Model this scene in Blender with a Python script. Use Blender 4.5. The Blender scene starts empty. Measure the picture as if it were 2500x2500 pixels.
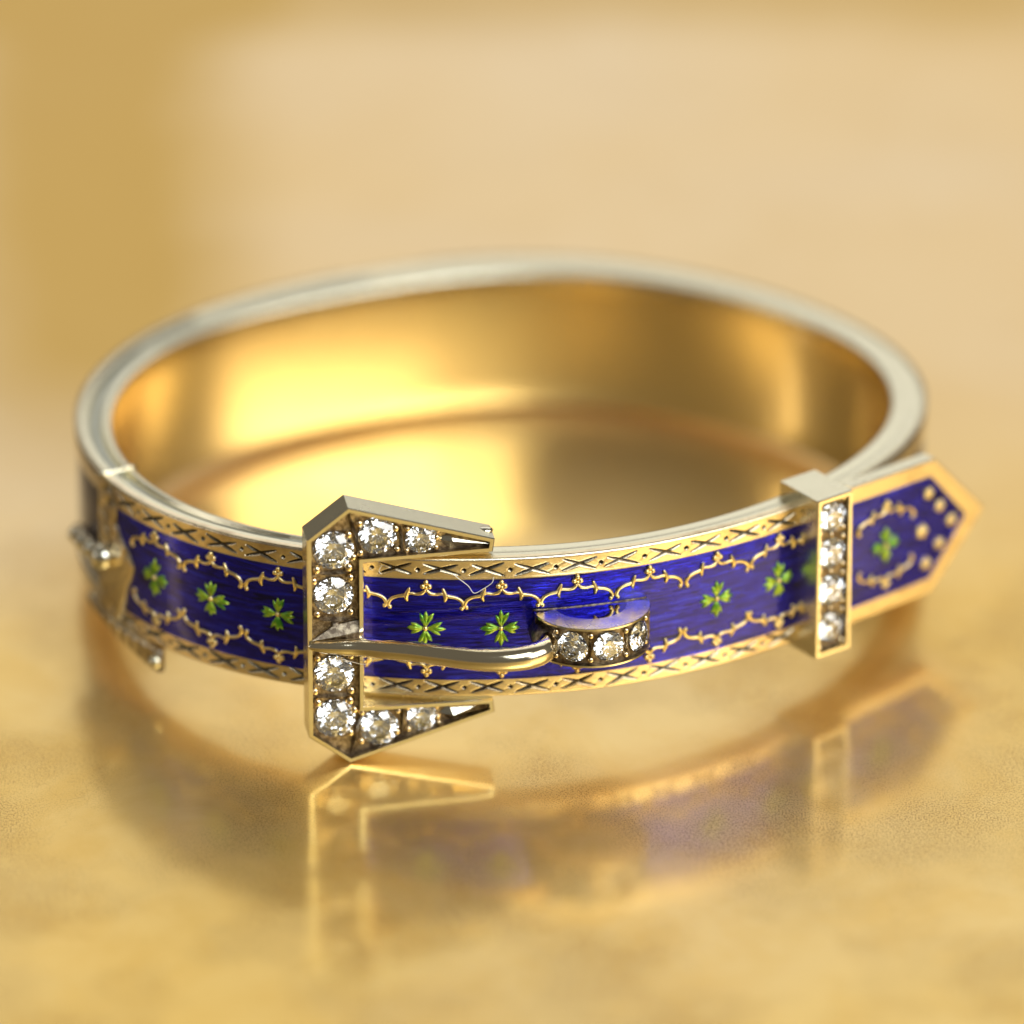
import bpy, bmesh, math, random
import numpy as np
from math import sin, cos, pi, radians as R, sqrt
from mathutils import Vector, Matrix
from mathutils.geometry import delaunay_2d_cdt
random.seed(7); rng = np.random.default_rng(7)
sc = bpy.context.scene
col = sc.collection

# ------------------------------------------------------------ camera (1 unit = 1 cm)
TILT, LIFT = R(4.6), 0.24
cam_d = bpy.data.cameras.new('camera'); cam = bpy.data.objects.new('camera', cam_d); col.objects.link(cam)
cam.location = (0.0778, -52.1796, 30.7652)
cam.rotation_euler = (R(90 - 30.1), 0, 0)
cam_d.sensor_width = 36; cam_d.lens = 301.863
cam_d.clip_start = 1; cam_d.clip_end = 2000
cam_d.dof.use_dof = True
cam_d.dof.focus_distance = 57.95
cam_d.dof.aperture_fstop = 0.118
cam_d.dof.aperture_blades = 9
sc.camera = cam

# ------------------------------------------------------------ light
sc.view_settings.view_transform = 'Standard'; sc.view_settings.look = 'None'
sc.view_settings.exposure = 0.15; sc.view_settings.gamma = 1
w = bpy.data.worlds.new('World'); sc.world = w; w.use_nodes = True
w.node_tree.nodes['Background'].inputs[0].default_value = (1.0, 0.93, 0.80, 1)
w.node_tree.nodes['Background'].inputs[1].default_value = 0.12

def area(name, az, el, dist, sx, sy, L, colr, spread=180):
    d = bpy.data.lights.new(name, 'AREA'); d.shape = 'RECTANGLE'; d.size = sx; d.size_y = sy
    d.energy = L * pi * sx * sy; d.color = colr; d.spread = R(spread)
    o = bpy.data.objects.new(name, d); col.objects.link(o)
    p = Vector((cos(R(az)) * cos(R(el)), sin(R(az)) * cos(R(el)), sin(R(el)))) * dist
    o.location = p; o.rotation_euler = (-p).to_track_quat('-Z', 'Y').to_euler()
    return o
area('window_light', 86, 36, 260, 260, 240, 0.80, (0.98, 0.98, 0.95))
area('side_window_light', -31, 32, 200, 130, 110, 4.3, (1.0, 0.99, 0.96))
area('narrow_window_light', -173, 26, 200, 15, 110, 5.0, (1.0, 0.97, 0.92))
area('front_window_light', -60, 52, 200, 95, 80, 8, (0.84, 0.93, 1.0))

sc.render.engine = 'CYCLES'
sc.cycles.max_bounces = 14; sc.cycles.transmission_bounces = 12; sc.cycles.glossy_bounces = 8
sc.cycles.diffuse_bounces = 3; sc.cycles.use_denoising = True
sc.cycles.caustics_reflective = True; sc.cycles.caustics_refractive = True
sc.cycles.sample_clamp_indirect = 14; sc.cycles.blur_glossy = 0.3

# ------------------------------------------------------------ node helpers
def new_mat(name):
    m = bpy.data.materials.new(name); m.use_nodes = True
    nt = m.node_tree; b = nt.nodes['Principled BSDF']
    return m, nt, b
def N(nt, t, **kw):
    n = nt.nodes.new(t)
    for k, v in kw.items():
        if k[0] == '_': setattr(n, k[1:], v)
        else: n.inputs[k.replace('__', ' ')].default_value = v
    return n
def ramp(nt, src, p0, c0, p1, c1):
    r = nt.nodes.new('ShaderNodeValToRGB'); e = r.color_ramp.elements
    e[0].position = p0; e[1].position = p1
    f = lambda c: (c, c, c, 1) if isinstance(c, (int, float)) else (*c, 1)
    e[0].color = f(c0); e[1].color = f(c1)
    nt.links.new(src, r.inputs[0]); return r
def noise(nt, vec, scale, detail=4, rough=0.55, dist=0.0):
    n = N(nt, 'ShaderNodeTexNoise', Scale=scale, Detail=detail, Roughness=rough, Distortion=dist)
    if vec: nt.links.new(vec, n.inputs['Vector'])
    return n
def mixc(nt, fac, a, b):
    m = nt.nodes.new('ShaderNodeMix'); m.data_type = 'RGBA'
    for s, v in ((m.inputs[0], fac), (m.inputs[6], a), (m.inputs[7], b)):
        if isinstance(v, bpy.types.NodeSocket): nt.links.new(v, s)
        elif isinstance(v, (int, float)): s.default_value = v
        else: s.default_value = (*v, 1)
    return m.outputs[2]

def metal(name, base, rough, tarnish=None, bump=0.1, scale=18, rvar=0.12, cut=False, stretch=(1, 1, 1), tarn_lo=0.58, aniso=0.0):
    m, nt, b = new_mat(name)
    tc = nt.nodes.new('ShaderNodeTexCoord')
    mp = N(nt, 'ShaderNodeMapping'); mp.inputs['Scale'].default_value = stretch
    nt.links.new(tc.outputs['Object'], mp.inputs[0])
    n1 = noise(nt, mp.outputs[0], scale * 0.25, 6, 0.65)
    n2 = noise(nt, mp.outputs[0], scale, 8, 0.7)
    n3 = noise(nt, mp.outputs[0], scale * 5, 4, 0.7)
    c = base
    if tarnish is not None:
        r = ramp(nt, n2.outputs[0], tarn_lo, 0.0, tarn_lo + 0.2, 0.8)
        c = mixc(nt, r.outputs[0], base, tarnish)
    else:
        c = mixc(nt, n1.outputs[0], base, tuple(x * 0.86 for x in base))
    if cut:
        lt = noise(nt, tc.outputs['Object'], 2.2, 5, 0.7)
        c = mixc(nt, ramp(nt, lt.outputs[0], 0.50, 0.0, 0.70, 0.65).outputs[0], c, (0.42, 0.28, 0.15))
        a = N(nt, 'ShaderNodeAttribute', _attribute_name='cut')
        c = mixc(nt, a.outputs['Fac'], c, (0.045, 0.035, 0.025))
    nt.links.new(c, b.inputs['Base Color'])
    b.inputs['Metallic'].default_value = 1
    mr = N(nt, 'ShaderNodeMapRange'); mr.inputs[3].default_value = max(0.02, rough - rvar); mr.inputs[4].default_value = rough + rvar
    nt.links.new(n1.outputs[0], mr.inputs[0]); nt.links.new(mr.outputs[0], b.inputs['Roughness'])
    bp = N(nt, 'ShaderNodeBump', Strength=bump, Distance=0.01)
    nt.links.new(n3.outputs[0], bp.inputs['Height']); nt.links.new(bp.outputs[0], b.inputs['Normal'])
    if aniso: b.inputs['Anisotropic'].default_value = aniso
    return m

GOLD = (0.86, 0.76, 0.56)
M_rim = metal('silvered_gold', (0.84, 0.78, 0.58), 0.25, (0.50, 0.43, 0.28), 0.12, 24, 0.08, tarn_lo=0.62)
M_inner = metal('yellow_gold_lining', (0.91, 0.77, 0.45), 0.17, None, 0.06, 9, 0.06, stretch=(1, 1, 0.25))
nt = M_inner.node_tree; b = nt.nodes['Principled BSDF']; tc = nt.nodes.new('ShaderNodeTexCoord')
mp = N(nt, 'ShaderNodeMapping'); mp.inputs['Scale'].default_value = (3, 3, 120); nt.links.new(tc.outputs['Object'], mp.inputs[0])
hl = noise(nt, mp.outputs[0], 1.0, 5, 0.7); hb = N(nt, 'ShaderNodeBump', Strength=0.25, Distance=0.004); nt.links.new(hl.outputs[0], hb.inputs['Height'])
nt.links.new(hb.outputs[0], b.inputs['Normal'])
M_border = metal('engraved_gold', (0.90, 0.76, 0.52), 0.24, (0.50, 0.35, 0.20), 0.2, 30, 0.08, cut=True, tarn_lo=0.64)
M_bright = metal('bright_gold', (0.86, 0.80, 0.63), 0.14, None, 0.05, 20, 0.05)
M_pin = metal('polished_pale_gold', (0.86, 0.75, 0.53), 0.12, (0.5, 0.36, 0.2), 0.05, 16, 0.05, tarn_lo=0.68)
M_plate = metal('mirror_gold', (0.44, 0.40, 0.34), 0.06, None, 0.02, 20, 0.03)
M_bead = metal('grain_gold', (0.92, 0.74, 0.46), 0.16, None, 0.05, 40, 0.05)
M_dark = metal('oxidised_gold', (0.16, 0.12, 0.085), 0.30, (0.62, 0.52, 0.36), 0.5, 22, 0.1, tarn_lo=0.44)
M_scroll = metal('gold_foil', (1.0, 0.78, 0.34), 0.30, None, 0.1, 40, 0.06)

# green foil flower
M_green, nt, b = new_mat('green_foil')
tc = nt.nodes.new('ShaderNodeTexCoord')
n = noise(nt, tc.outputs['Object'], 16, 3)
c = ramp(nt, n.outputs[0], 0.35, (0.07, 0.30, 0.010), 0.65, (0.46, 0.62, 0.04))
nt.links.new(c.outputs[0], b.inputs['Base Color']); b.inputs['Metallic'].default_value = 0.55
b.inputs['Roughness'].default_value = 0.3; b.inputs['Coat Weight'].default_value = 0.6; b.inputs['Coat Roughness'].default_value = 0.06

# translucent blue enamel over engine-turned metal
def enamel(name, deep, bright, hi):
    m, nt, b = new_mat(name)
    uv = nt.nodes.new('ShaderNodeUVMap')
    mp = N(nt, 'ShaderNodeMapping'); mp.inputs['Scale'].default_value = (3.2, 26, 1)
    nt.links.new(uv.outputs[0], mp.inputs[0])
    n1 = noise(nt, mp.outputs[0], 1.0, 5, 0.6, 1.2)
    mp2 = N(nt, 'ShaderNodeMapping'); mp2.inputs['Scale'].default_value = (5.0, 60, 1)
    nt.links.new(uv.outputs[0], mp2.inputs[0])
    n2 = noise(nt, mp2.outputs[0], 1.0, 3, 0.6, 0.4)
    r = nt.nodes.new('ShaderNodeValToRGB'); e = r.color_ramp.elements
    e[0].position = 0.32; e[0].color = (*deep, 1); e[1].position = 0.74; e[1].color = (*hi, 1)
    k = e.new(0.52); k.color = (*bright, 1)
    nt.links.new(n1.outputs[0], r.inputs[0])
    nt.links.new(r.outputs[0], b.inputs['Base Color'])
    b.inputs['Metallic'].default_value = 0.90; b.inputs['Roughness'].default_value = 0.24
    bp = N(nt, 'ShaderNodeBump', Strength=0.35, Distance=0.03)
    nt.links.new(n2.outputs[0], bp.inputs['Height']); nt.links.new(bp.outputs[0], b.inputs['Normal'])
    b.inputs['Coat Weight'].default_value = 0.7; b.inputs['Coat Roughness'].default_value = 0.04; b.inputs['Coat IOR'].default_value = 1.45
    return m
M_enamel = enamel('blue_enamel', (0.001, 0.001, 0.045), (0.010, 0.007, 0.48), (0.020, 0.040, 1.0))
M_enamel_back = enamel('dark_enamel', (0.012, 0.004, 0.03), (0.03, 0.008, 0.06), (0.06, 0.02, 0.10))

# diamond
M_dia, nt, b = new_mat('diamond')
b.inputs['Base Color'].default_value = (1, 1, 1, 1); b.inputs['Roughness'].default_value = 0.0
b.inputs['IOR'].default_value = 2.42; b.inputs['Transmission Weight'].default_value = 1.0

M_lint, nt, b = new_mat('white_lint')
b.inputs['Base Color'].default_value = (0.85, 0.85, 0.82, 1); b.inputs['Roughness'].default_value = 0.8

# brass table: two gloss lobes, patina clouds, painted reflections, pits and hair cracks
M_table, nt, b = new_mat('worn_brass')
tc = nt.nodes.new('ShaderNodeTexCoord'); V = tc.outputs['Object']
clouds = noise(nt, V, 0.16, 2, 0.4, 0.4)
mid = noise(nt, V, 1.3, 6, 0.6)
fine = noise(nt, V, 60, 6, 0.8)
sp = noise(nt, V, 85, 6, 0.8)
patch = noise(nt, V, 0.75, 3, 0.5)
gp = nt.nodes.new('ShaderNodeSeparateXYZ'); nt.links.new(V, gp.inputs[0])
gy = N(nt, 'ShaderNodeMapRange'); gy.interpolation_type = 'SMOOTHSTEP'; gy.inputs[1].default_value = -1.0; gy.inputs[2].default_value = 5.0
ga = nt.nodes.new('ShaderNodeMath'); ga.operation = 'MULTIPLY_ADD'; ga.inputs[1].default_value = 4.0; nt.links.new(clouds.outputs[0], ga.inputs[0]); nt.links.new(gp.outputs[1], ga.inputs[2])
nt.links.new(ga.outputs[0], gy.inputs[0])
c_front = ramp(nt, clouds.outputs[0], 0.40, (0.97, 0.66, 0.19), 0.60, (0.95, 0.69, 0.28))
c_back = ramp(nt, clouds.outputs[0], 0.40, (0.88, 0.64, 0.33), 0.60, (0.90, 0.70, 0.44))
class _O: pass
c0 = _O(); c0.outputs = [mixc(nt, gy.outputs[0], c_front.outputs[0], c_back.outputs[0])]  # pinker towards the back: grazing reflection put into the base colour
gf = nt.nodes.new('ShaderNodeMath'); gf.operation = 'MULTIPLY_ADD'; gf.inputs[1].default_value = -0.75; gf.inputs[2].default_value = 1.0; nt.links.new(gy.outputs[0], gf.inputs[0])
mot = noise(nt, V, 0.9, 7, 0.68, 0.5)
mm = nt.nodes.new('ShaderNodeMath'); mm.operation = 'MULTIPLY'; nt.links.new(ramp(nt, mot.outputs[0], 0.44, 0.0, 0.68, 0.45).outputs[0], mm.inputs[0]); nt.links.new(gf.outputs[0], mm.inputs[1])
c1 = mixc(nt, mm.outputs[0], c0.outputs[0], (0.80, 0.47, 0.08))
# blurred dark reflection painted into the base colour: a broad yellow-brown bar at the back left and a strip far behind
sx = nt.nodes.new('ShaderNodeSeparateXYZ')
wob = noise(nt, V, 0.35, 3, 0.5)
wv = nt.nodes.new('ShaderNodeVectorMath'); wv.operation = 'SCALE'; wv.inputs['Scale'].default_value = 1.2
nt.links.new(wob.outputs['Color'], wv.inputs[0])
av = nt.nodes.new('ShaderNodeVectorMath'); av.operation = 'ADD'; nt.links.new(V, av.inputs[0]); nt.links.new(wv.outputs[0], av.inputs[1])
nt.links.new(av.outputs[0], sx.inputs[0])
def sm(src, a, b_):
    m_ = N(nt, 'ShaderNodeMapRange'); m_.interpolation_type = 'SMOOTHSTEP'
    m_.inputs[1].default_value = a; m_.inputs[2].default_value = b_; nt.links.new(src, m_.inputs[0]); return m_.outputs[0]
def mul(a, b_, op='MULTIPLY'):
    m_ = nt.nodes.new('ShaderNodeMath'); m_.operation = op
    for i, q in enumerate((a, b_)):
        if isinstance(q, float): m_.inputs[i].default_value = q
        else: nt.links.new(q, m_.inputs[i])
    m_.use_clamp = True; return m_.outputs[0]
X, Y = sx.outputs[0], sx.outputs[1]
refl_ = mul(mul(sm(X, -4.2, -2.4), sm(X, -0.9, -2.3)), mul(sm(Y, 1.2, 4.2), sm(Y, 14.0, 11.0)))
refl_ = mul(refl_, mul(sm(Y, 8.8, 9.9), 0.75), 'ADD')
refl_ = mul(refl_, mul(mul(sm(X, -1.0, -4.0), sm(Y, 2.0, 5.0)), 0.35), 'ADD')
c1 = mixc(nt, mul(refl_, 0.85), c1, (0.62, 0.38, 0.07))
pm = mul(ramp(nt, sp.outputs[0], 0.50, 0.0, 0.58, 1.0).outputs[0], ramp(nt, patch.outputs[0], 0.44, 0.03, 0.62, 1.0).outputs[0])
worn = N(nt, 'ShaderNodeMapRange'); worn.inputs[1].default_value = 1.5; worn.inputs[2].default_value = -0.5; worn.inputs[3].default_value = 0.1; worn.inputs[4].default_value = 1.0
nt.links.new(gp.outputs[1], worn.inputs[0])
pm = mul(pm, worn.outputs[0])
c2 = mixc(nt, pm, c1, (0.24, 0.12, 0.04))
# hair cracks in the lacquer
vo = N(nt, 'ShaderNodeTexVoronoi', Scale=1.1); vo.feature = 'DISTANCE_TO_EDGE'
av2 = nt.nodes.new('ShaderNodeVectorMath'); av2.operation = 'ADD'; wv2 = nt.nodes.new('ShaderNodeVectorMath'); wv2.operation = 'SCALE'; wv2.inputs['Scale'].default_value = 0.5
nt.links.new(noise(nt, V, 5, 5, 0.6).outputs['Color'], wv2.inputs[0]); nt.links.new(V, av2.inputs[0]); nt.links.new(wv2.outputs[0], av2.inputs[1]); nt.links.new(av2.outputs[0], vo.inputs['Vector'])
crk = mul(ramp(nt, vo.outputs['Distance'], 0.002, 0.35, 0.006, 0.0).outputs[0], ramp(nt, noise(nt, V, 0.9, 3, 0.6).outputs[0], 0.52, 0.0, 0.62, 0.6).outputs[0])
c2 = mixc(nt, crk, c2, (0.22, 0.10, 0.04))
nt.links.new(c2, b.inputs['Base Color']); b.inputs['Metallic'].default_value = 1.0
mr = N(nt, 'ShaderNodeMapRange'); mr.inputs[3].default_value = 0.02; mr.inputs[4].default_value = 0.09
nt.links.new(mid.outputs[0], mr.inputs[0]); nt.links.new(mr.outputs[0], b.inputs['Roughness'])
bp0 = N(nt, 'ShaderNodeBump', Strength=0.25, Distance=0.0012)
nt.links.new(fine.outputs[0], bp0.inputs['Height'])
und = noise(nt, V, 0.5, 2, 0.4)
bp1 = N(nt, 'ShaderNodeBump', Strength=0.5, Distance=0.006)
nt.links.new(und.outputs[0], bp1.inputs['Height']); nt.links.new(bp0.outputs[0], bp1.inputs['Normal'])
nt.links.new(bp1.outputs[0], b.inputs['Normal'])
b2 = nt.nodes.new('ShaderNodeBsdfPrincipled'); b2.inputs['Metallic'].default_value = 0.94; b2.inputs['Roughness'].default_value = 0.45
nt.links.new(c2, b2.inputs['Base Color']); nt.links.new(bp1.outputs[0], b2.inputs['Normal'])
ms = nt.nodes.new('ShaderNodeMixShader'); ms.inputs[0].default_value = 0.71
nt.links.new(b.outputs[0], ms.inputs[1]); nt.links.new(b2.outputs[0], ms.inputs[2])
nt.links.new(ms.outputs[0], nt.nodes['Material Output'].inputs[0])

# ------------------------------------------------------------ mesh helpers
def link(name, verts, faces, mats, parent=None, smooth=False, fm=None, uvs=None, attr=None):
    me = bpy.data.meshes.new(name)
    me.from_pydata([tuple(map(float, v)) for v in verts], [], [tuple(map(int, f)) for f in faces])
    for m in (mats if isinstance(mats, (list, tuple)) else [mats]): me.materials.append(m)
    if fm is not None: me.polygons.foreach_set('material_index', fm)
    if smooth: me.polygons.foreach_set('use_smooth', [True] * len(me.polygons))
    if uvs is not None:
        ul = me.uv_layers.new(name='UVMap'); li = np.empty(len(me.loops), int); me.loops.foreach_get('vertex_index', li)
        ul.data.foreach_set('uv', np.asarray(uvs, dtype=np.float32)[li].ravel())
    if attr is not None:
        a = me.attributes.new('cut', 'FLOAT', 'POINT'); a.data.foreach_set('value', np.asarray(attr, dtype=np.float32))
    me.update()
    o = bpy.data.objects.new(name, me); col.objects.link(o)
    if parent: o.parent = parent
    return o
def fix_normals(o):
    bm = bmesh.new(); bm.from_mesh(o.data); bmesh.ops.recalc_face_normals(bm, faces=bm.faces); bm.to_mesh(o.data); bm.free()
    return o
def autosmooth(o, ang=35):
    me = o.data; me.polygons.foreach_set('use_smooth', [True] * len(me.polygons))
    bm = bmesh.new(); bm.from_mesh(me)
    for e in bm.edges:
        if len(e.link_faces) == 2 and e.calc_face_angle(0) > R(ang): e.smooth = False
    bm.to_mesh(me); bm.free()
def tube(path, radii, nseg=10, flat=None):
    """path: list of 3D points; returns verts, faces (closed rounded ends)"""
    P = [Vector(p) for p in path]; n = len(P); V = []; F = []
    up = None
    for i in range(n):
        t = (P[min(i + 1, n - 1)] - P[max(i - 1, 0)]).normalized()
        if up is None:
            up = Vector((0, 0, 1)) if abs(t.z) < 0.9 else Vector((0, 1, 0))
        a = (up - t * up.dot(t)).normalized(); bb = t.cross(a); up = a
        for k in range(nseg):
            q = 2 * pi * k / nseg
            V.append(P[i] + (a * cos(q) + bb * sin(q)) * radii[i])
    for i in range(n - 1):
        for k in range(nseg):
            F.append((i * nseg + k, i * nseg + (k + 1) % nseg, (i + 1) * nseg + (k + 1) % nseg, (i + 1) * nseg + k))
    V.append(P[0]); V.append(P[-1])
    for k in range(nseg):
        F.append((len(V) - 2, (k + 1) % nseg, k)); F.append((len(V) - 1, (n - 1) * nseg + k, (n - 1) * nseg + (k + 1) % nseg))
    return V, F
class MB:
    def __init__(s): s.v = []; s.f = []; s.m = []
    def add(s, V, F, mi=0):
        o = len(s.v); s.v += [tuple(v) for v in V]; s.f += [tuple(i + o for i in f) for f in F]; s.m += [mi] * len(F)
    def ball(s, c, r, nu=10, nv=6, sc3=None, fr=None, mi=0):
        V = []; F = []
        for j in range(nv + 1):
            t = pi * j / nv
            for i in range(nu):
                p = 2 * pi * i / nu; q = Vector((sin(t) * cos(p) * r, sin(t) * sin(p) * r, cos(t) * r))
                if sc3: q = Vector((q.x * sc3[0], q.y * sc3[1], q.z * sc3[2]))
                if fr: q = fr @ q
                V.append(Vector(c) + q)
        for j in range(nv):
            for i in range(nu): F.append((j * nu + i, (j + 1) * nu + i, (j + 1) * nu + (i + 1) % nu, j * nu + (i + 1) % nu))
        s.add(V, F, mi)
    def build(s, name, mats, parent, smooth=True):
        return link(name, s.v, s.f, mats, parent, smooth, s.m)

# ------------------------------------------------------------ bangle plan curves
CEN = np.array([-0.02, 0.13])
CO = [2.7364, -0.0078, 0.0264, 0.2224, 0.0984, 0.0169, -0.0152, 0.0306, 0.0012, 0.0165, 0.0094]
CI = [0]
def rad_(C, th):
    r = C[0] + 0 * th
    for k in range(1, 6): r = r + C[2 * k - 1] * np.cos(k * th) + C[2 * k] * np.sin(k * th)
    return r
def thick(th):
    a = (np.degrees(th) + 180) % 360 - 180
    return np.interp(a, [-180, -160, -140, -120, -100, -80, -60, -40, -20, 0, 30, 60, 90, 120, 150, 180],
                     [0.28, 0.25, 0.215, 0.20, 0.215, 0.19, 0.165, 0.19, 0.25, 0.27, 0.27, 0.315, 0.37, 0.385, 0.345, 0.28])
def curve(C, th):
    r = rad_(CO, th) - (0 if C is CO else thick(th))
    return CEN + np.stack([r * np.cos(th), r * np.sin(th)], -1)
H = 1.05
TH = np.linspace(-1.75 * pi, 0.75 * pi, 9000)
OC = curve(CO, TH); DS = np.r_[0, np.cumsum(np.hypot(*np.diff(OC, axis=0).T))]
S0 = DS[np.argmin(abs(TH + pi / 2))]; SS = DS - S0
TG = np.gradient(OC, axis=0); TG /= np.hypot(*TG.T)[:, None]
def th_of_s(s): return np.interp(s, SS, TH)
def surf(s, v, off=0.0):
    """point on the outer face: s along the strap, v up from its lower edge, off outwards"""
    s = np.asarray(s, float); x = np.interp(s, SS, OC[:, 0]); y = np.interp(s, SS, OC[:, 1])
    tx = np.interp(s, SS, TG[:, 0]); ty = np.interp(s, SS, TG[:, 1])
    return np.stack([x + ty * off, y - tx * off, np.broadcast_to(v, s.shape) + 0 * s], -1)
def frame(s):
    tx = float(np.interp(s, SS, TG[:, 0])); ty = float(np.interp(s, SS, TG[:, 1])); l = math.hypot(tx, ty); tx /= l; ty /= l
    return Vector((tx, ty, 0)), Vector((0, 0, 1)), Vector((ty, -tx, 0))   # along, up, out

# ------------------------------------------------------------ table
tv = [(-160, -120, 0), (160, -120, 0), (160, 420, 0), (-160, 420, 0)]
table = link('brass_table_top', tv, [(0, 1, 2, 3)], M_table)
table['kind'] = 'structure'

# ------------------------------------------------------------ bracelet
br = bpy.data.objects.new('bracelet', None); col.objects.link(br); br.empty_display_size = 0.3
br.location = (0, 0, LIFT); br.rotation_euler = (-TILT, 0, 0)
br['label'] = 'gold buckle bangle with royal blue enamel strap, green flowers and diamonds on a brass table'
br['category'] = 'bracelet'

# band: closed ring, slightly dished rim
NT = 520
th = np.linspace(-pi, pi, NT, endpoint=False)
po = curve(CO, th); pi_ = curve(CI, th)
wd = pi_ - po; tk = np.hypot(*wd.T); wd /= tk[:, None]
blur_t = 0.30 + 0.0 * tk
tk2 = np.clip(tk, 0.18, 0.42)        # rim width
tk2 = np.array([np.mean(np.take(tk2, range(i - 22, i + 23), mode='wrap')) for i in range(NT)])
inset = 0.035
dish = 0.004 + 0.030 * np.clip(np.cos(th - R(-178)) * 1.25, 0, 1) ** 2
prof = []      # (fraction across: 0 outer .. 1 inner, z, dishweight, absolute offset)
bev = 0.022
V = []; F = []; FM = []
rows = [('o', inset, 0.0 + 0.03), ('o', inset, H - bev - 0.004), ('o', inset + bev * 0.35, H - bev * 0.3), ('o', inset + bev, H - 0.002),
        ('f', 0.24, H), ('f', 0.34, H - 1), ('f', 0.66, H - 1), ('f', 0.76, H), ('i', -bev, H), ('i', -bev * 0.3, H - bev * 0.3), ('i', 0, H - bev),
        ('i', 0.012, H * 0.8), ('i', 0.016, H * 0.5), ('i', 0.012, H * 0.2), ('i', 0, bev), ('i', -bev * 0.3, bev * 0.3), ('i', -bev, 0.0), ('o', inset + bev, 0.0), ('o', inset + bev * 0.3, bev * 0.3)]
for kind, a, z in rows:
    for i in range(NT):
        if kind == 'o': d = a; zz = z
        elif kind == 'f':
            d = inset + (tk2[i] - inset) * a; zz = H - (dish[i] if z < 1 - 0.5 else 0.0)
        else: d = tk2[i] + a; zz = z
        p = po[i] + wd[i] * d; V.append((p[0], p[1], zz))
nr = len(rows)
for j in range(nr):
    for i in range(NT):
        F.append((j * NT + i, j * NT + (i + 1) % NT, ((j + 1) % nr) * NT + (i + 1) % NT, ((j + 1) % nr) * NT + i))
        FM.append(1 if 10 <= j <= 13 else (2 if (j == 5 and dish[i] > 0.010) else 0))
M_chan = metal('oxidised_silver', (0.44, 0.44, 0.36), 0.36, (0.28, 0.28, 0.22), 0.2, 20, 0.08)
band = link('band', V, F, [M_rim, M_inner, M_chan], br, True, FM)
fix_normals(band); autosmooth(band, 50)

def ribbon(name, s0, s1, vlist, mat, parent, ds=0.02, uv=True, attr=None):
    """vlist: list of (v, off); sweep along s"""
    ns = max(2, int((s1 - s0) / ds) + 1); s = np.linspace(s0, s1, ns); V = []; U = []
    for v, off in vlist:
        V.append(surf(s, v, off)); U.append(np.stack([s, np.full(ns, v)], -1))
    V = np.concatenate(V); U = np.concatenate(U); F = []
    for j in range(len(vlist) - 1):
        for i in range(ns - 1): F.append((j * ns + i, j * ns + i + 1, (j + 1) * ns + i + 1, (j + 1) * ns + i))
    return link(name, V, F, mat, parent, True, uvs=U)

SL, SR = -3.21, 2.50        # strap ends
B0, B1 = 0.135, 0.890       # enamel limits
# strap body: engraved borders, one fine grid with real cuts
def engr(s, v, sgn, c):
    """depth of cuts and darkening at s, v (v measured across one border, centre c)"""
    h = np.zeros_like(s); k = np.zeros_like(s)
    X0, DX = 0.241, 0.3125
    ph = (s - X0) / DX; n = np.round(ph); ds = s - (X0 + n * DX)
    rr = np.random.default_rng(3 if sgn > 0 else 4); jit = rr.normal(0, 1, (64, 6))
    ni = (n.astype(int) + 32) % 64
    def cutline(x, y, ax, ay, bx, by, w, d, dark):
        nonlocal h, k
        L = np.hypot(bx - ax, by - ay); ux, uy = (bx - ax) / L, (by - ay) / L
        t = ((x - ax) * ux + (y - ay) * uy) / L; q = np.abs(-(x - ax) * uy + (y - ay) * ux)
        ww = w * np.clip(1 - (2 * t - 1) ** 2, 0, 1) ** 0.6
        g = np.clip(1 - q / np.maximum(ww, 1e-6), 0, 1) * ((t > 0) & (t < 1))
        h = np.maximum(h, d * g); k = np.maximum(k, dark * np.clip(g * 2.2, 0, 1))
    y = v - c
    j = jit[ni] * 0.006
    cutline(ds, y, -0.125 + j[..., 0], -0.040 + j[..., 1], 0.115 + j[..., 2], 0.044 + j[..., 3], 0.0150, 0.015, 0.95)
    cutline(ds, y, -0.120 + j[..., 3], 0.046 + j[..., 2], 0.120 + j[..., 1], -0.042 + j[..., 0], 0.0150, 0.015, 0.95)
    # thin diamond lines
    for (ax, ay, bx, by) in ((0.06, 0.052, 0.156, 0.005), (0.06, -0.05, 0.156, -0.005), (-0.156, 0.005, -0.06, 0.052), (-0.156, -0.005, -0.06, -0.05)):
        cutline(ds, y, ax, ay, bx, by, 0.005, 0.003, 0.12)
    # drilled pip between the crosses
    dd = s - (X0 + (np.floor(ph) + 0.5) * DX)
    q = np.abs(dd) / 0.024 + np.abs(y) / 0.018
    g = np.clip(1 - q, 0, 1); h = np.maximum(h, 0.016 * np.clip(g * 2, 0, 1)); k = np.maximum(k, np.clip(g * 4, 0, 1))
    # fine milled line close to the enamel
    q = np.abs(y * sgn + 0.062); g = np.clip(1 - q / 0.005, 0, 1); h = np.maximum(h, 0.003 * g); k = np.maximum(k, 0.25 * g)
    return h, k
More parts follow.
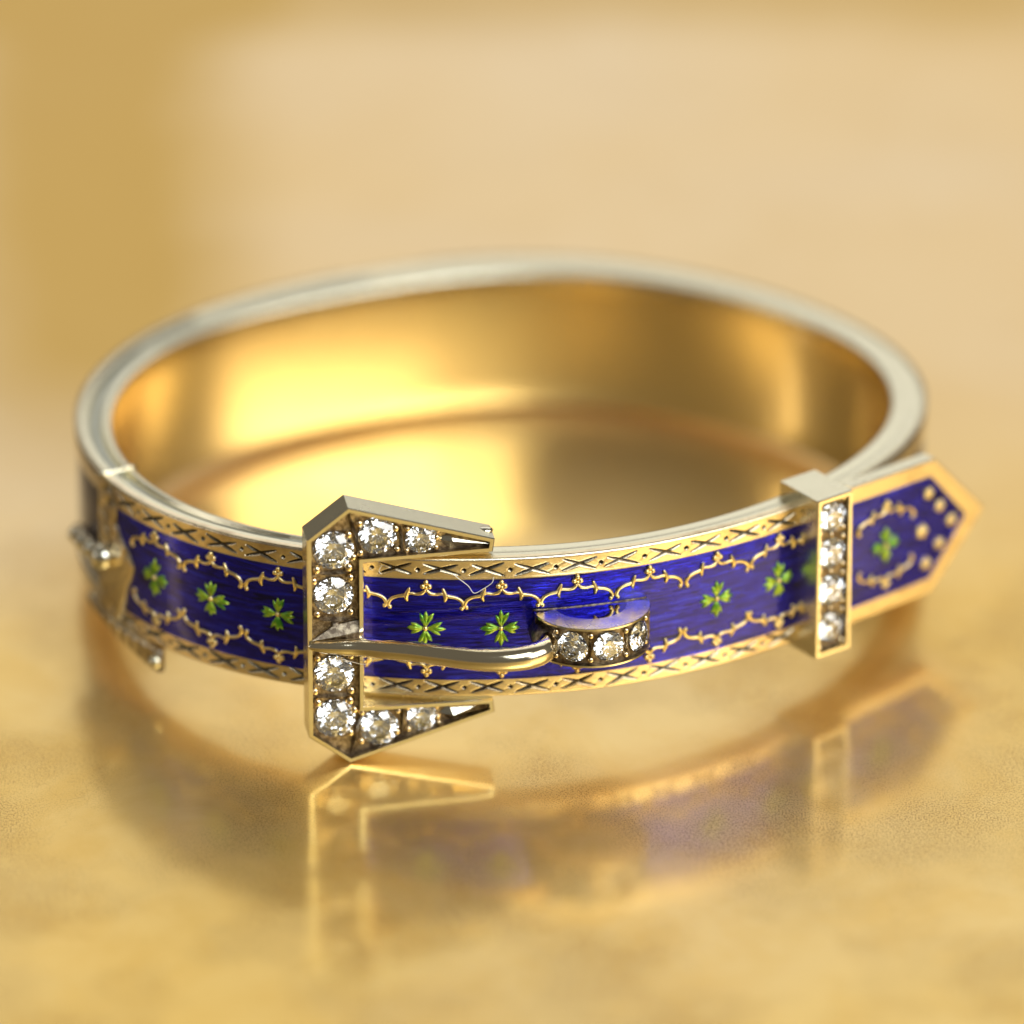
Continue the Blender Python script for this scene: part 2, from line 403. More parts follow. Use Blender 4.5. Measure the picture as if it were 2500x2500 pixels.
def border_grid(top):
    ns = int((SR - SL) / 0.0065); s = np.linspace(SL, SR, ns)
    e = H - 0.004 if top else 0.004
    edge_out = e; edge_in = B1 if top else B0; sgn = 1 if top else -1
    bv = 0.016
    # across: in (recess wall) -> face -> bevel -> back to band
    vf = np.linspace(edge_in, edge_out - sgn * bv, 24)
    vl = [(edge_in, -0.03)] + [(x, 0.0) for x in vf] + [(edge_out - sgn * 0.005, -0.006), (edge_out, -0.016), (edge_out, -0.06)]
    c = 0.5 * (edge_in + edge_out - sgn * bv)
    V = []; A = []
    for a, (v, off) in enumerate(vl):
        vv = np.full(ns, v)
        if 2 <= a <= 23: hh, kk = engr(s, vv, sgn, c)
        else: hh = np.zeros(ns); kk = np.zeros(ns)
        V.append(surf(s, vv, 0.0) + (surf(s, vv, 1.0) - surf(s, vv, 0.0)) * (off - hh)[:, None]); A.append(kk)
    n = len(vl); F = []
    for j in range(n - 1):
        for i in range(ns - 1):
            q = (j * ns + i, j * ns + i + 1, (j + 1) * ns + i + 1, (j + 1) * ns + i)
            F.append(q if top else q[::-1])
    return np.concatenate(V), F, np.concatenate(A)
V1, F1, A1 = border_grid(True); V2, F2, A2 = border_grid(False)
V = np.concatenate([V1, V2]); F = F1 + [tuple(i + len(V1) for i in f) for f in F2]
strap = link('strap', V, F, M_border, br, True, attr=np.concatenate([A1, A2]))
autosmooth(strap, 48)
# domed enamel field
def dome(n=14, a=B0, b=B1, o0=-0.012, hgt=0.016):
    return [(a + (b - a) * k / n, o0 + hgt * (1 - (2 * k / n - 1) ** 4)) for k in range(n + 1)]
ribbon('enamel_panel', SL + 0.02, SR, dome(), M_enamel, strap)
# dark enamel on the back half of the bangle
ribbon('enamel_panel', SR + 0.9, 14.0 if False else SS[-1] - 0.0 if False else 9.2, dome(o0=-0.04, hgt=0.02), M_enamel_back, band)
for (a, b_) in ((0.02, B0), (B1, H - 0.01)):
    ribbon('border', 2.6, 12.0 if False else 9.2, [(a, -0.034), (a, -0.012), (b_, -0.012), (b_, -0.034)], M_border, band)

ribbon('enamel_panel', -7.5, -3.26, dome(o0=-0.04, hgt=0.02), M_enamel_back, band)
for (a, b_) in ((0.02, B0), (B1, H - 0.01)):
    ribbon('border', -7.5, -3.26, [(a, -0.034), (a, -0.012), (b_, -0.012), (b_, -0.034)], M_border, band)

# ---- enamel decoration
def map_strap(p, q, d, s0): return surf(s0 + p, q, d)
def scroll_mesh(mapf, flip):
    """mapf(x, y, d) -> 3D. x along, y up (towards the border), origin at the trefoil"""
    mb = MB(); f = -1 if flip else 1
    k = 0.388 / 349.0 * 1.0
    j1, j2, j3 = random.uniform(0.97, 1.05), random.uniform(0.9, 1.1), random.uniform(-0.03, 0.03)
    def P(x, y, d=0.004): return Vector(mapf((x + y * j3) * k * 1.04 * j1, -f * y * k * 1.1 * j2, d))
    def st(pts, rr, d=0.006):
        # smooth the polyline
        pts = np.array(pts, float); t = np.arange(len(pts)); tt = np.linspace(0, len(pts) - 1, (len(pts) - 1) * 4 + 1)
        # catmull-rom
        out = []
        for x in tt:
            i = min(int(x), len(pts) - 2); u = x - i
            p0 = pts[max(i - 1, 0)]; p1 = pts[i]; p2 = pts[i + 1]; p3 = pts[min(i + 2, len(pts) - 1)]
            out.append(0.5 * ((2 * p1) + (-p0 + p2) * u + (2 * p0 - 5 * p1 + 4 * p2 - p3) * u * u + (-p0 + 3 * p1 - 3 * p2 + p3) * u ** 3))
        rads = np.interp(tt, t, rr) * k * 1.48
        V_, F_ = tube([P(a, c, d) for a, c in out], rads, 6); mb.add(V_, F_)
    for sx in (1, -1):
        st([(2 * sx, 22), (22 * sx, 42), (55 * sx, 48), (90 * sx, 44), (125 * sx, 58), (165 * sx, 66), (198 * sx, 84), (212 * sx, 112), (204 * sx, 128)],
           [6, 9, 7, 7, 9, 8, 8, 9, 8])
        st([(93 * sx, 12), (102 * sx, 34), (112 * sx, 62), (104 * sx, 92)], [4, 9, 12, 4])
        mb.ball(P(203 * sx, 128, 0.006), 15 * k, 8, 6)
        mb.ball(P(19 * sx, 2, 0.006), 18 * k, 8, 6)
        mb.ball(P(98 * sx, 22, 0.005), 10 * k, 7, 5)
    mb.ball(P(0, -20, 0.006), 17 * k, 8, 6); mb.ball(P(0, 10, 0.007), 14 * k, 8, 6)
    return mb
def flower_mesh(mapf, frm):
    mb = MB(); jr = random.Random(random.random())
    for q in range(4):
        a0 = q * pi / 2
        for da, L, wdt in ((0, 0.142, 0.024), (0.40, 0.120, 0.020), (-0.40, 0.120, 0.020)):
            a = a0 + da; c0 = 0.020; L = L * jr.uniform(0.86, 1.06); wdt = wdt * jr.uniform(0.82, 1.12); da = da * jr.uniform(0.8, 1.15)
            # leaflet as a tapered flattened tube that bends towards its petal axis
            pts = []
            for t in np.linspace(0, 1, 6):
                r = c0 + (L - c0) * t; aa = a0 + da * (0.55 + 0.45 * t) if da else a0
                pts.append(Vector(mapf(r * cos(aa), r * sin(aa), 0.004)))
            V_, F_ = tube(pts, [wdt * x for x in (0.40, 0.55, 0.8, 0.9, 0.65, 0.15)], 6); mb.add(V_, F_)
    mb.ball(mapf(0, 0, 0.008), 0.019, 8, 6, mi=1)
    return mb
ks = list(range(-5, 5))
for kk in ks:
    s0 = 0.025 + 0.5155 * kk + random.uniform(-0.004, 0.004)
    rot = random.uniform(-0.06, 0.06)
    def mf(x, y, d, s0=s0, rot=rot):
        return surf(s0 + x * cos(rot) - y * sin(rot), 0.525 + x * sin(rot) + y * cos(rot), d)
    if kk not in (-2, 1, 2): flower_mesh(mf, None).build('green_flower', [M_green, M_scroll], strap)
    for flip in (False, True):
        v0 = 0.195 if flip else 0.842
        j = random.uniform(-0.004, 0.004)
        def ms_(x, y, d, s0=s0 + 0.005, v0=v0 + j): return surf(s0 + x, v0 + y, d - 0.006 + 0.004)
        scroll_mesh(ms_, flip).build('gold_scroll', M_scroll, strap)

# ------------------------------------------------------------ diamonds
def diamond_mesh():
    bm = bmesh.new(); vs = []
    def ring(n, r, z, ph): 
        for i in range(n):
            a = 2 * pi * (i + ph) / n; vs.append(bm.verts.new((r * cos(a), r * sin(a), z)))
    ring(8, 0.56, 0.33, 0.0); ring(8, 0.80, 0.205, 0.5); ring(16, 1.0, 0.02, 0.0); ring(16, 1.0, -0.02, 0.0)
    ring(8, 0.22, -0.70, 0.5); vs.append(bm.verts.new((0, 0, -0.88)))
    bmesh.ops.convex_hull(bm, input=vs)
    bmesh.ops.dissolve_limit(bm, angle_limit=R(1.0), verts=bm.verts, edges=bm.edges)
    me = bpy.data.meshes.new('diamond'); bm.to_mesh(me); bm.free(); me.materials.append(M_dia); return me
DIA = diamond_mesh()
def put_diamond(c, fx, fy, fz, r, parent):
    o = bpy.data.objects.new('diamond', DIA); col.objects.link(o); o.parent = parent
    a = random.uniform(0, 2 * pi); tx, ty = random.uniform(-0.05, 0.05), random.uniform(-0.05, 0.05)
    Mx = Matrix((fx, fy, fz)).transposed().to_4x4()
    o.matrix_local = Matrix.Translation(c) @ Mx @ Matrix.Rotation(a, 4, 'Z') @ Matrix.Rotation(tx, 4, 'X') @ Matrix.Rotation(ty, 4, 'Y') @ Matrix.Scale(r, 4)
    return o

def offset_poly(P, d):
    n = len(P); out = []
    for i in range(n):
        a, b_, c = Vector(P[i - 1]), Vector(P[i]), Vector(P[(i + 1) % n])
        e1 = (b_ - a).normalized(); e2 = (c - b_).normalized()
        n1 = Vector((-e1.y, e1.x)); n2 = Vector((-e2.y, e2.x))
        m = (n1 + n2); m = m / max(m.dot(n1), 0.25) if m.length > 1e-6 else n1
        if m.length > 2.6: m = m.normalized() * 2.6
        out.append(b_ + m * d)
    return [tuple(p) for p in out]

def refine(P, step):
    out = []
    for i in range(len(P)):
        a, b_ = Vector(P[i]), Vector(P[(i + 1) % len(P)]); n = max(1, int((b_ - a).length / step))
        for k in range(n): out.append(tuple(a.lerp(b_, k / n)))
    return out

def setting(name, outline, stones, mapf, framef, thick, parent, rim=0.028, floor=0.05, grid=0.0, extra=None, label=None, hole=0.93, back=True):
    """counter-clockwise outline; collet box with bright rim, dark pierced floor, grain beads and diamonds"""
    P = refine(outline, grid) if grid else list(outline)
    if grid:
        Q = refine(outline, grid)
        I = []
        for (x, y) in Q:
            # nearest point inset: offset via polygon then resample identically
            pass
        base = offset_poly(outline, rim); I = refine_like(outline, base, grid)
        C = refine_like(outline, offset_poly(outline, rim * 0.22), grid)
    else:
        I = offset_poly(P, rim); C = offset_poly(P, rim * 0.22)
    n = len(P); V = []; F = []; FM = []
    def ringv(poly, d):
        o = len(V)
        for (x, y) in poly: V.append(mapf(x, y, d))
        return o
    def bridge(a, b_, mi):
        for i in range(n):
            j = (i + 1) % n; F.append((a + i, a + j, b_ + j, b_ + i)); FM.append(mi)
    r0 = ringv(P, -thick); r1 = ringv(P, -rim * 0.25); r2 = ringv(C, 0.0); r3 = ringv(I, 0.0); r4 = ringv(I, -floor)
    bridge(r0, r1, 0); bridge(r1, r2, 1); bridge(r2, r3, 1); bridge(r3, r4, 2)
    # floor with holes
    pts = [Vector(p) for p in I]; edges = [(i, (i + 1) % n) for i in range(n)]
    for (x, y, r) in stones:
        o = len(pts)
        for k in range(24):
            a = 2 * pi * k / 24; pts.append(Vector((x + r * hole * cos(a), y + r * hole * sin(a))))
        edges += [(o + k, o + (k + 1) % 24) for k in range(24)]
    if grid:
        xs = [p[0] for p in I]; ys = [p[1] for p in I]
        for x in np.arange(min(xs), max(xs), grid):
            for y in np.arange(min(ys), max(ys), grid * 2): 
                if all(math.hypot(x - a, y - c) > r * hole + 0.01 for a, c, r in stones): pts.append(Vector((x, y)))
    vv, ee, ff, *_ = delaunay_2d_cdt(pts, edges, [], 0, 1e-5)
    def inside(poly, x, y):
        c = False
        for i in range(len(poly)):
            x1, y1 = poly[i - 1]; x2, y2 = poly[i]
            if (y1 > y) != (y2 > y) and x < (x2 - x1) * (y - y1) / (y2 - y1) + x1: c = not c
        return c
    o = len(V)
    for p in vv: V.append(mapf(p.x, p.y, -floor))
    for f in ff:
        cx = sum(vv[i].x for i in f) / 3; cy = sum(vv[i].y for i in f) / 3
        if any(math.hypot(cx - x, cy - y) < r * hole * 0.985 for x, y, r in stones): continue
        if not inside(I, cx, cy): continue
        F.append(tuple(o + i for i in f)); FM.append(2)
    # back plate
    if back:
        o = len(V)
        vb, eb, fb, *_ = delaunay_2d_cdt([Vector(p) for p in P], [(i, (i + 1) % n) for i in range(n)], [], 0, 1e-5)
        for p in vb: V.append(mapf(p.x, p.y, -thick))
        for f in fb:
            cx = sum(vb[i].x for i in f) / len(f); cy = sum(vb[i].y for i in f) / len(f)
            if inside(P, cx, cy): F.append(tuple(o + i for i in f)); FM.append(0)
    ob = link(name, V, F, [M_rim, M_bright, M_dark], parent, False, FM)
    return ob

def refine_like(ref, poly, step):
    out = []
    for i in range(len(ref)):
        a, b_ = Vector(ref[i]), Vector(ref[(i + 1) % len(ref)]); n = max(1, int((b_ - a).length / step))
        c, d = Vector(poly[i]), Vector(poly[(i + 1) % len(ref)])
        for k in range(n): out.append(tuple(c.lerp(d, k / n)))
    return out

def beads(parent, pts, mapf, floor):
    for (x, y, r) in pts:
        mb = MB(); c = Vector(mapf(x, y, -floor + r * 0.35)); nrm = (Vector(mapf(x, y, 0.1)) - Vector(mapf(x, y, 0))).normalized()
        V_, F_ = tube([Vector(mapf(x, y, -floor - 0.01)), c], [r * 1.05, r * 0.95], 8); mb.add(V_, F_)
        mb.ball(c, r * 1.15, 10, 7)
        mb.build('claw', M_bead, parent)
def ridge(parent, a, b_, wdt, mapf, d0, d1, mat, name='ridge'):
    a = Vector(a); b_ = Vector(b_); t = (b_ - a).normalized(); n = Vector((-t.y, t.x)) * wdt
    q = [a + n * 0.3, a - n * 0.3, b_ - n * 0.3, b_ + n * 0.3]; mid1 = a.lerp(b_, 0.12); mid2 = a.lerp(b_, 0.88)
    ax, bx = a.lerp(b_, 0.3), a.lerp(b_, 0.7)
    V = [mapf(*(a), d0), mapf(*(ax + n), d0), mapf(*(bx + n), d0), mapf(*(b_), d0), mapf(*(bx - n), d0), mapf(*(ax - n), d0), mapf(*ax, d1), mapf(*bx, d1)]
    F = [(0, 1, 6), (1, 2, 7, 6), (2, 3, 7), (3, 4, 7), (4, 5, 6, 7), (5, 0, 6)]
    o = link(name, V, F, mat, parent); fix_normals(o); return o

# ------------------------------------------------------------ buckle
BP = Vector((-0.6734, -2.4392, 0.525)); BAZ = R(-80.47)
bn = Vector((cos(BAZ), sin(BAZ), 0)); bu = Vector((-bn.y, bn.x, 0)); bz = Vector((0, 0, 1))
def mapB(u, v, d): return BP + bu * u + bz * v + bn * d
outB = [(-0.635, -0.742), (-0.352, -0.960), (0.645, -0.655), (0.632, -0.556), (-0.252, -0.540), (-0.250, 0.540), (0.632, 0.556), (0.645, 0.655), (-0.352, 0.960), (-0.635, 0.742)]
stB = []
for sg in (1, -1): stB += [(-0.449, sg * 0.632, 0.140), (-0.453, sg * 0.294, 0.138), (-0.148, sg * 0.722, 0.134), (0.145, sg * 0.671, 0.108)]
buckle = setting('buckle', outB, stB, mapB, None, 0.22, br, rim=0.030, floor=0.055)
buckle['label'] = 'gold strap buckle paved with eight round diamonds'
for (x, y, r) in stB:
    put_diamond(mapB(x, y, -0.045), bu, bz, bn, r, buckle)
bd = []
for sg in (1, -1):
    bd += [(x, sg * y, r) for x, y, r in ((-0.565, 0.50, 0.030), (-0.345, 0.50, 0.030), (-0.585, 0.415, 0.027), (-0.335, 0.425, 0.028), (-0.345, 0.745, 0.028), (-0.315, 0.575, 0.026), (-0.565, 0.165, 0.026), (-0.335, 0.165, 0.026),
           (-0.270, 0.82, 0.024), (-0.025, 0.765, 0.025), (-0.015, 0.61, 0.022), (0.055, 0.755, 0.021), (0.050, 0.592, 0.020), (0.255, 0.675, 0.022), (0.250, 0.600, 0.020), (0.262, 0.722, 0.018), (-0.265, 0.600, 0.024))]
beads(buckle, bd, mapB, 0.055)
for sg in (1, -1):
    ridge(buckle, (-0.345, sg * 0.915), (-0.262, sg * 0.565), 0.016, mapB, -0.055, -0.012, M_dark)
    ridge(buckle, (-0.60, sg * 0.462), (-0.285, sg * 0.462), 0.014, mapB, -0.055, -0.02, M_dark)
    ridge(buckle, (0.010, sg * 0.79), (0.018, sg * 0.575), 0.013, mapB, -0.055, -0.015, M_dark)
    ridge(buckle, (-0.60, sg * 0.125), (-0.285, sg * 0.105), 0.016, mapB, -0.055, -0.015, M_dark)
    # bright-cut point at the end of each arm
    V = [mapB(0.262, sg * 0.655, -0.052), mapB(0.345, sg * 0.708, -0.052), mapB(0.612, sg * 0.640, -0.052), mapB(0.604, sg * 0.592, -0.052), mapB(0.335, sg * 0.590, -0.052), mapB(0.36, sg * 0.655, -0.004), mapB(0.600, sg * 0.618, -0.008)]
    o = link('faceted_point', V, [(0, 1, 5), (1, 2, 6, 5), (2, 3, 6), (3, 4, 5, 6), (4, 0, 5)], M_bright, buckle); fix_normals(o)
# small solder bead on the upper arm end
mb = MB(); mb.ball(mapB(0.60, 0.662, -0.13), 0.042, 12, 8, (1.3, 1, 0.6)); mb.ball(mapB(0.632, 0.60, -0.10), 0.045, 12, 8, (0.4, 1, 1.1)); mb.build('hinge_knuckle', M_bright, buckle)
# bar on the buckle that carries the pin
V_, F_ = tube([mapB(-0.44, -0.11, -0.07), mapB(-0.44, 0.11, -0.07)], [0.035, 0.035], 14)
link('pin_bar', V_, F_, M_dark, buckle, True)

# ------------------------------------------------------------ pin (tongue of the buckle)
pts = [mapB(-0.632, -0.045, 0.012), mapB(-0.60, -0.047, 0.022), mapB(-0.53, -0.048, 0.035), mapB(-0.42, -0.050, 0.050), mapB(-0.27, -0.054, 0.070)]
pts = [Vector(p) for p in pts]
for s, v, o in ((-0.72, 0.485, 0.27), (-0.55, 0.492, 0.30), (-0.35, 0.492, 0.35), (-0.15, 0.492, 0.405), (0.02, 0.495, 0.425), (0.15, 0.50, 0.41), (0.245, 0.505, 0.36), (0.295, 0.51, 0.28), (0.312, 0.515, 0.18), (0.315, 0.52, 0.08), (0.315, 0.52, 0.0)):
    pts.append(Vector(surf(s, v, o)))
rad = [0.014, 0.028, 0.042, 0.054, 0.066, 0.069, 0.070, 0.073, 0.077, 0.082, 0.085, 0.084, 0.080, 0.074, 0.068, 0.062]
def cr(pts, rad, m=5):
    P = []; Q = []
    n = len(pts)
    for i in range(n - 1):
        p0, p1, p2, p3 = pts[max(i - 1, 0)], pts[i], pts[i + 1], pts[min(i + 2, n - 1)]
        for k in range(m):
            u = k / m
            P.append(0.5 * ((2 * p1) + (p2 - p0) * u + (2 * p0 - 5 * p1 + 4 * p2 - p3) * u * u + (3 * p1 - p0 - 3 * p2 + p3) * u ** 3)); Q.append(rad[i] * (1 - u) + rad[i + 1] * u)
    P.append(pts[-1]); Q.append(rad[-1]); return P, Q
PP, QQ = cr(pts, rad)
V_, F_ = tube(PP, QQ, 20)
pin = link('buckle_pin', V_, F_, M_pin, br, True)
# faceted root of the pin over the bar
V = [mapB(-0.606, -0.02, -0.05), mapB(-0.606, -0.02, -0.012), mapB(-0.44, 0.075, -0.045), mapB(-0.262, 0.100, -0.045), mapB(-0.255, 0.035, -0.004), mapB(-0.255, -0.05, 0.0), mapB(-0.42, 0.012, 0.004), mapB(-0.255, -0.08, -0.05)]
o = link('root_facet', V, [(1, 6, 2), (2, 6, 4, 3), (1, 5, 6), (6, 5, 4), (3, 4, 5, 7), (0, 1, 2)], M_dark, pin); fix_normals(o)

# ------------------------------------------------------------ crescent setting the pin enters
LC, LA, LS, LV0, LV1 = 0.64, 0.405, 0.375, 0.355, 0.649
aT, aU, aN = frame(LC); aO = Vector(surf(LC, 0, 0)); mid_v = (LV0 + LV1) / 2
ARC = 0.40
def mapL(p, q, d):
    """p = arc length from the crown of the crescent, q = height from its middle"""
    a = p / 0.40
    return aO + aT * ((LA + d) * sin(a)) + aN * ((LS + d) * cos(a)) + Vector((0, 0, mid_v + q))
pe = 0.40 * R(86)
hL = (LV1 - LV0) / 2
outL = [(-pe, -hL), (pe, -hL), (pe, hL), (-pe, hL)]
stL = [(0.40 * R(a), -0.005, 0.110) for a in (-33, 5, 45)]
leaf = setting('crescent_setting', outL, stL, mapL, None, 0.16, br, rim=0.016, floor=0.035, grid=0.03, back=False)
for (x, y, r) in stL:
    a = x / 0.40; nn = aN * cos(a) + aT * sin(a); tt = aT * cos(a) - aN * sin(a)
    put_diamond(mapL(x, y, -0.028), tt, Vector((0, 0, 1)), nn, r, leaf)
bL = []
for x in (-0.365, -0.098, 0.175, 0.44):
    for y in (0.085, -0.095): bL += [(x, y, 0.021)]
beads(leaf, bL, mapL, 0.035)
for x in (-0.098, 0.175): ridge(leaf, (x, -0.12), (x, 0.12), 0.014, mapL, -0.035, -0.004, M_bead)
# flat polished top and bottom plates
for q, nm in ((hL, 'top_plate'), (-hL, 'bottom_plate')):
    V = [mapL(p, q - 0.001 * (1 if q > 0 else -1), -0.002) for p in np.linspace(-pe, pe, 40)] + [Vector(surf(LC + 0.40, mid_v + q, -0.03)), Vector(surf(LC, mid_v + q, -0.03)), Vector(surf(LC - 0.40, mid_v + q, -0.03))]
    me = link(nm, V, [tuple(range(len(V)))], M_plate, leaf)

pts = [Vector(surf(q, LV1 + 0.002, 0.006)) for q in np.linspace(LC - 0.40, LC + 0.395, 24)]
V_, F_ = tube(pts, [0.005 + 0.002 * sin(i * 2.3) for i in range(24)], 7); link('solder_seam', V_, F_, M_dark, leaf, True)
# collar where the pin tip enters
V_, F_ = tube([Vector(surf(LC - 0.335, 0.505, 0.03)), Vector(surf(LC - 0.345, 0.505, 0.20)), Vector(surf(LC - 0.30, 0.505, 0.27))], [0.10, 0.09, 0.075], 14)
link('pin_collar', V_, F_, M_dark, leaf, True)

# ------------------------------------------------------------ keeper
KP = Vector((2.162, -1.694, 0.550)); KAZ = R(-53.0)
kn = Vector((cos(KAZ), sin(KAZ), 0)); ku = Vector((-kn.y, kn.x, 0))
def mapK(u, v, d): return KP + ku * u + Vector((0, 0, 1)) * v + kn * d
outK = [(0.0, -0.597), (0.305, -0.597), (0.305, 0.600), (0.0, 0.600)]
stK = [(0.152, y, 0.112) for y in (0.430, 0.158, -0.122, -0.405)]
keeper = setting('strap_keeper', outK, stK, mapK, None, 0.415, br, rim=0.030, floor=0.045)
keeper['label'] = 'square gold keeper loop with a column of four diamonds'
for (x, y, r) in stK: put_diamond(mapK(x, y, -0.035), ku, Vector((0, 0, 1)), kn, r, keeper)
bK = []
for y in (0.555, 0.295, 0.018, -0.263, -0.535):
    for x in (0.053, 0.252):
        if abs(y) > 0.5: bK.append((x, y, 0.021))
        else: bK += [(x, y + 0.035, 0.019), (x, y - 0.035, 0.019)]
    if abs(y) < 0.5: bK.append((0.152, y, 0.016))
beads(keeper, bK, mapK, 0.045)

# ------------------------------------------------------------ free strap end beyond the keeper
TP = Vector((3.015, -0.749, 0.525)); TA = R(41)
tu = Vector((cos(TA), sin(TA), 0)); tn = Vector((sin(TA), -cos(TA), 0))
def mapT(u, v, d):
    c = -0.05 * max(0.0, -u) ** 2 * 0.6
    return TP + tu * u + Vector((0, 0, 1)) * v + tn * (d + c)
oT = [(-0.80, -0.523), (-0.02, -0.515), (0.472, -0.012), (-0.02, 0.515), (-0.80, 0.523)]
iT = [(-0.80, -0.405), (-0.055, -0.395), (0.285, -0.005), (-0.055, 0.392), (-0.80, 0.400)]
def slab(name, outer, inner, d0, d1, mats, parent):
    g = 0.06; P = refine_like(outer, outer, g); C = refine_like(outer, offset_poly(outer, 0.012), g); I = refine_like(outer, inner, g); n = len(P)
    V = []; F = []; FM = []
    for poly, d in ((P, d0), (P, d1 - 0.012), (C, d1), (I, d1), (I, d1 - 0.02)): V += [mapT(x, y, d) for x, y in poly]
    for j in range(4):
        for i in range(n): F.append((j * n + i, j * n + (i + 1) % n, (j + 1) * n + (i + 1) % n, (j + 1) * n + i)); FM.append(0 if j == 0 else 1)
    F.append(tuple(range(n))[::-1]); FM.append(0)
    return link(name, V, F, mats, parent, False, FM, attr=[0.0] * len(V))
tip = slab('strap_tip', oT, iT, -0.115, 0.0, [M_rim, M_border], br)
tip['label'] = 'pointed free end of the enamel strap beyond the keeper'
# enamel field of the tip
P = refine_like(iT, iT, 0.06); pts2 = [Vector(p) for p in P]; n = len(P)
for x in np.arange(-0.78, 0.28, 0.05):
    for y in np.arange(-0.38, 0.4, 0.05):
        if abs(y) < 0.37 and (x < -0.08 or abs(y) < 0.37 - (x + 0.06) * 1.16): pts2.append(Vector((x, y)))
vv, ee, ff, *_ = delaunay_2d_cdt(pts2, [(i, (i + 1) % n) for i in range(n)], [], 1, 1e-5)
def dm(p): return -0.012 + 0.014 * max(0, 1 - (abs(p.y) / 0.4) ** 4) * max(0, min(1, (0.28 - p.x - abs(p.y) * 0.8) * 8))
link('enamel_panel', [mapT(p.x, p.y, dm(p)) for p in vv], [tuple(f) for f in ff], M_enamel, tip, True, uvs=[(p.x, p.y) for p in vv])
flower_mesh(lambda x, y, d: mapT(-0.475 + x, -0.005 + y, d + 0.004), None).build('green_flower', [M_green, M_scroll], tip)
for flip in (False, True):
    scroll_mesh(lambda x, y, d, f=flip: mapT(-0.475 + x, (-0.300 if f else 0.300) + y, d + 0.003), flip).build('gold_scroll', M_scroll, tip)
for i, (x, y, r) in enumerate(((-0.080, 0.270, 0.052), (0.028, 0.143, 0.052), (0.140, 0.0, 0.054), (0.028, -0.145, 0.052), (-0.095, -0.262, 0.052), (-0.140, -0.002, 0.062))):
    mb = MB()
    for q in range(5):
        a = q * 2 * pi / 5 + i; mb.ball(mapT(x + r * 0.50 * cos(a), y + r * 0.50 * sin(a), 0.004), r * 0.42, 8, 6, (1, 1, 1))
    mb.ball(mapT(x, y, 0.012), r * 0.45, 8, 6)
    mb.build('gold_rosette', M_scroll, tip)

# ------------------------------------------------------------ left end: engraved end plate, thumb piece, hinge lug
def plate():
    # right edge of the plate as a shaped outline (v, s)
    edge = [(0.02, -2.98), (0.12, -2.95), (0.22, -2.90), (0.32, -2.86), (0.42, -2.80), (0.52, -2.77), (0.60, -2.82), (0.68, -2.92), (0.78, -3.00), (0.88, -3.01), (0.97, -3.05), (1.045, -3.09)]
    V = []; F = []; A = []; nc = 26
    vs = np.linspace(0.004, 1.046, 60)
    for v in vs:
        sr = np.interp(v, [e[0] for e in edge], [e[1] for e in edge])
        for k in range(nc + 1):
            s = -3.235 + (sr + 3.235) * k / nc
            off = 0.022
            if k == nc: off = -0.03
            g = 0.5 + 0.5 * sin(26 * (s + 3.2) + 5 * sin(9 * v)) * cos(31 * v + 4 * cos(8 * s))
            g = max(0, g - 0.5) * 2.0
            if k in (0, nc, nc - 1): g = 0
            V.append(surf(s, v, off - 0.018 * g)); A.append(0.75 * g)
    n = nc + 1
    for j in range(59):
        for k in range(nc): F.append((j * n + k, j * n + k + 1, (j + 1) * n + k + 1, (j + 1) * n + k))
    o = link('end_plate', V, F, M_border, br, True, attr=A); return o
plate()
# seam bar across the rim
pt = [Vector(surf(-3.22, H - 0.004, 0.02)), Vector(surf(-3.22, H + 0.004, -0.02)), Vector(surf(-3.22, H - 0.004, -0.12)), Vector(surf(-3.22, H + 0.004, -0.22)), Vector(surf(-3.22, H - 0.01, -0.262))]
V_, F_ = tube(pt, [0.018] * 5, 8); link('seam_bar', V_, F_, M_rim, br, True)
pts = [Vector(surf(s, 0.48 + 0.12 * (s + 3.1), 0.03)) for s in np.linspace(-3.70, -3.12, 10)]
V_, F_ = tube(pts, [0.055] * 10, 12)
thumb = link('thumb_piece', V_, F_, M_border, br, True, attr=[0.25] * len(V_))
for s, r in ((-3.10, 0.095), (-3.30, 0.062), (-3.46, 0.060), (-3.62, 0.058)):
    mb = MB(); mb.ball(surf(s, 0.48 + 0.12 * (s + 3.1), 0.06), r, 14, 10); mb.build('bead', M_bright, thumb)
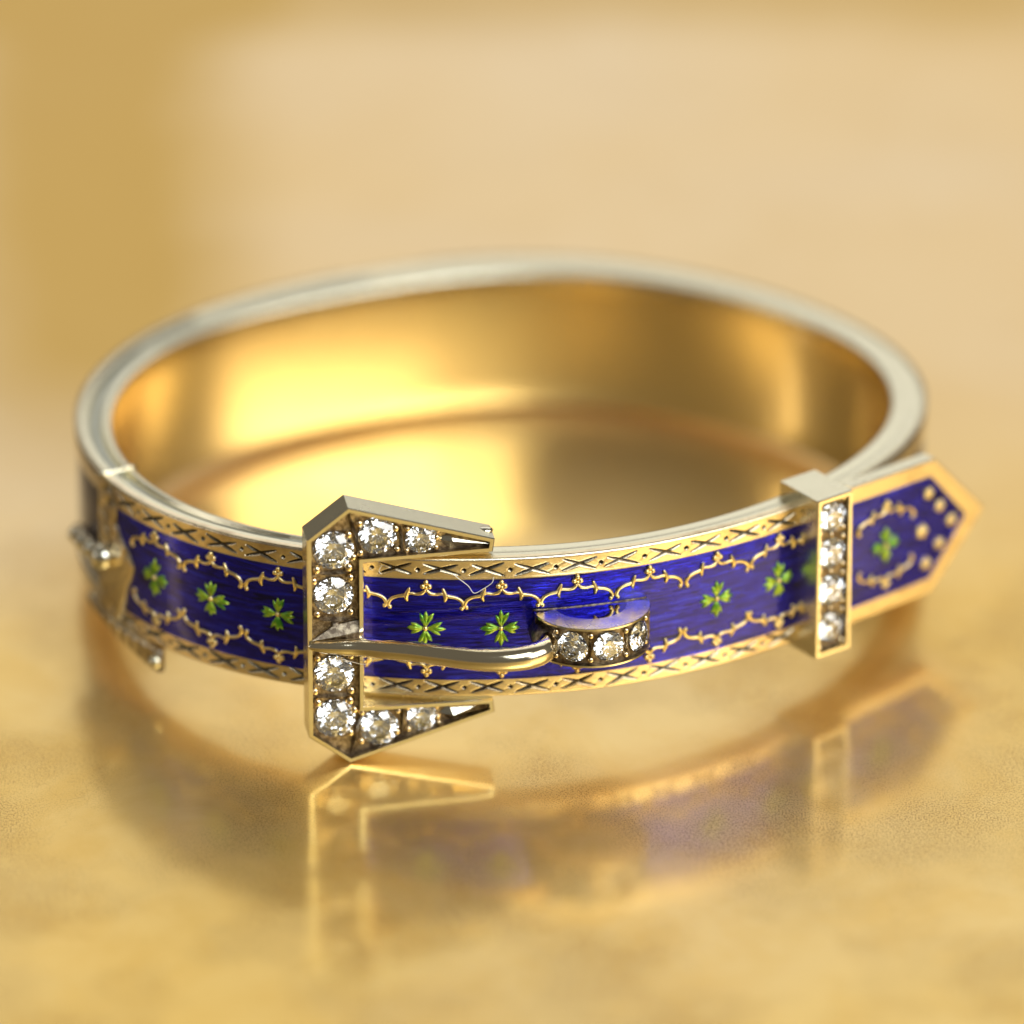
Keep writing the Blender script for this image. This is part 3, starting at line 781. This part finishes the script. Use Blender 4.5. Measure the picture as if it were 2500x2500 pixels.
# tapering hinge plate under the lower edge
V = []; F = []; A = []; ss_ = np.linspace(-3.45, -2.54, 40)
for i, q in enumerate(ss_):
    t = i / 39; vb_ = -0.02 - 0.16 * t ** 1.3; vt = 0.05 - 0.05 * t
    hat = 0.010 * (0.5 + 0.5 * sin(q * 60)); A += [0.0, 0.15, 0.3 + 0.5 * (i % 4 == 0), 0.3 + 0.5 * (i % 4 == 0), 0.2, 0.0]
    for v, o_ in ((vt, -0.06), (vt, 0.030), (vt - 0.02, 0.045 - hat), (vb_ + 0.02, 0.045 - hat), (vb_, 0.02), (vb_, -0.06)): V.append(surf(q, v, o_))
for i in range(39):
    for k in range(6): F.append((i * 6 + k, i * 6 + (k + 1) % 6, (i + 1) * 6 + (k + 1) % 6, (i + 1) * 6 + k))
F += [tuple(range(6)), tuple(range(39 * 6, 40 * 6))[::-1]]
lug = link('hinge_plate', V, F, M_border, br, False, attr=A); fix_normals(lug)
mb = MB(); mb.ball(surf(-2.545, -0.11, 0.02), 0.055, 12, 8); mb.build('hinge_bead', M_rim, lug)
V_, F_ = tube([surf(-2.53, -0.02, 0.0), surf(-2.52, -0.18, 0.0)], [0.03, 0.026], 10); link('hinge_rod', V_, F_, M_dark, lug, True)

# ------------------------------------------------------------ lint fibres caught on the bangle
def fibre(pts2, label):
    P = [Vector(p) for p in pts2]; PP, QQ = cr(P, [0.0028] * len(P), 6)
    # into world space
    Mw = Matrix.Translation((0, 0, LIFT)) @ Matrix.Rotation(-TILT, 4, 'X')
    PP = [Mw @ p for p in PP]
    c = PP[0]
    V_, F_ = tube([p - c for p in PP], QQ, 5); o = link('lint_fibre', V_, F_, M_lint, None, True); o.location = c
    o['label'] = label; o['category'] = 'fibre'; return o
fibre([surf(-0.30, 0.965, 0.06), surf(-0.27, 0.93, 0.05), surf(-0.20, 0.86, 0.03), surf(-0.16, 0.80, 0.02), surf(-0.10, 0.83, 0.02), surf(-0.04, 0.88, 0.03), surf(-0.03, 0.92, 0.03)], 'white looped lint fibre hanging below the upper buckle arm')
fibre([mapB(-0.50, -0.14, 0.02), mapB(-0.40, -0.155, 0.03), mapB(-0.27, -0.20, 0.03), mapB(-0.21, -0.19, 0.03), mapB(-0.19, -0.14, 0.06)], 'thin white lint fibre curling under the buckle pin')
fibre([surf(-0.78, 0.99, 0.02), surf(-0.80, 0.95, 0.02), surf(-0.785, 0.92, 0.012)], 'short white lint fibre on the engraved border beside the buckle')
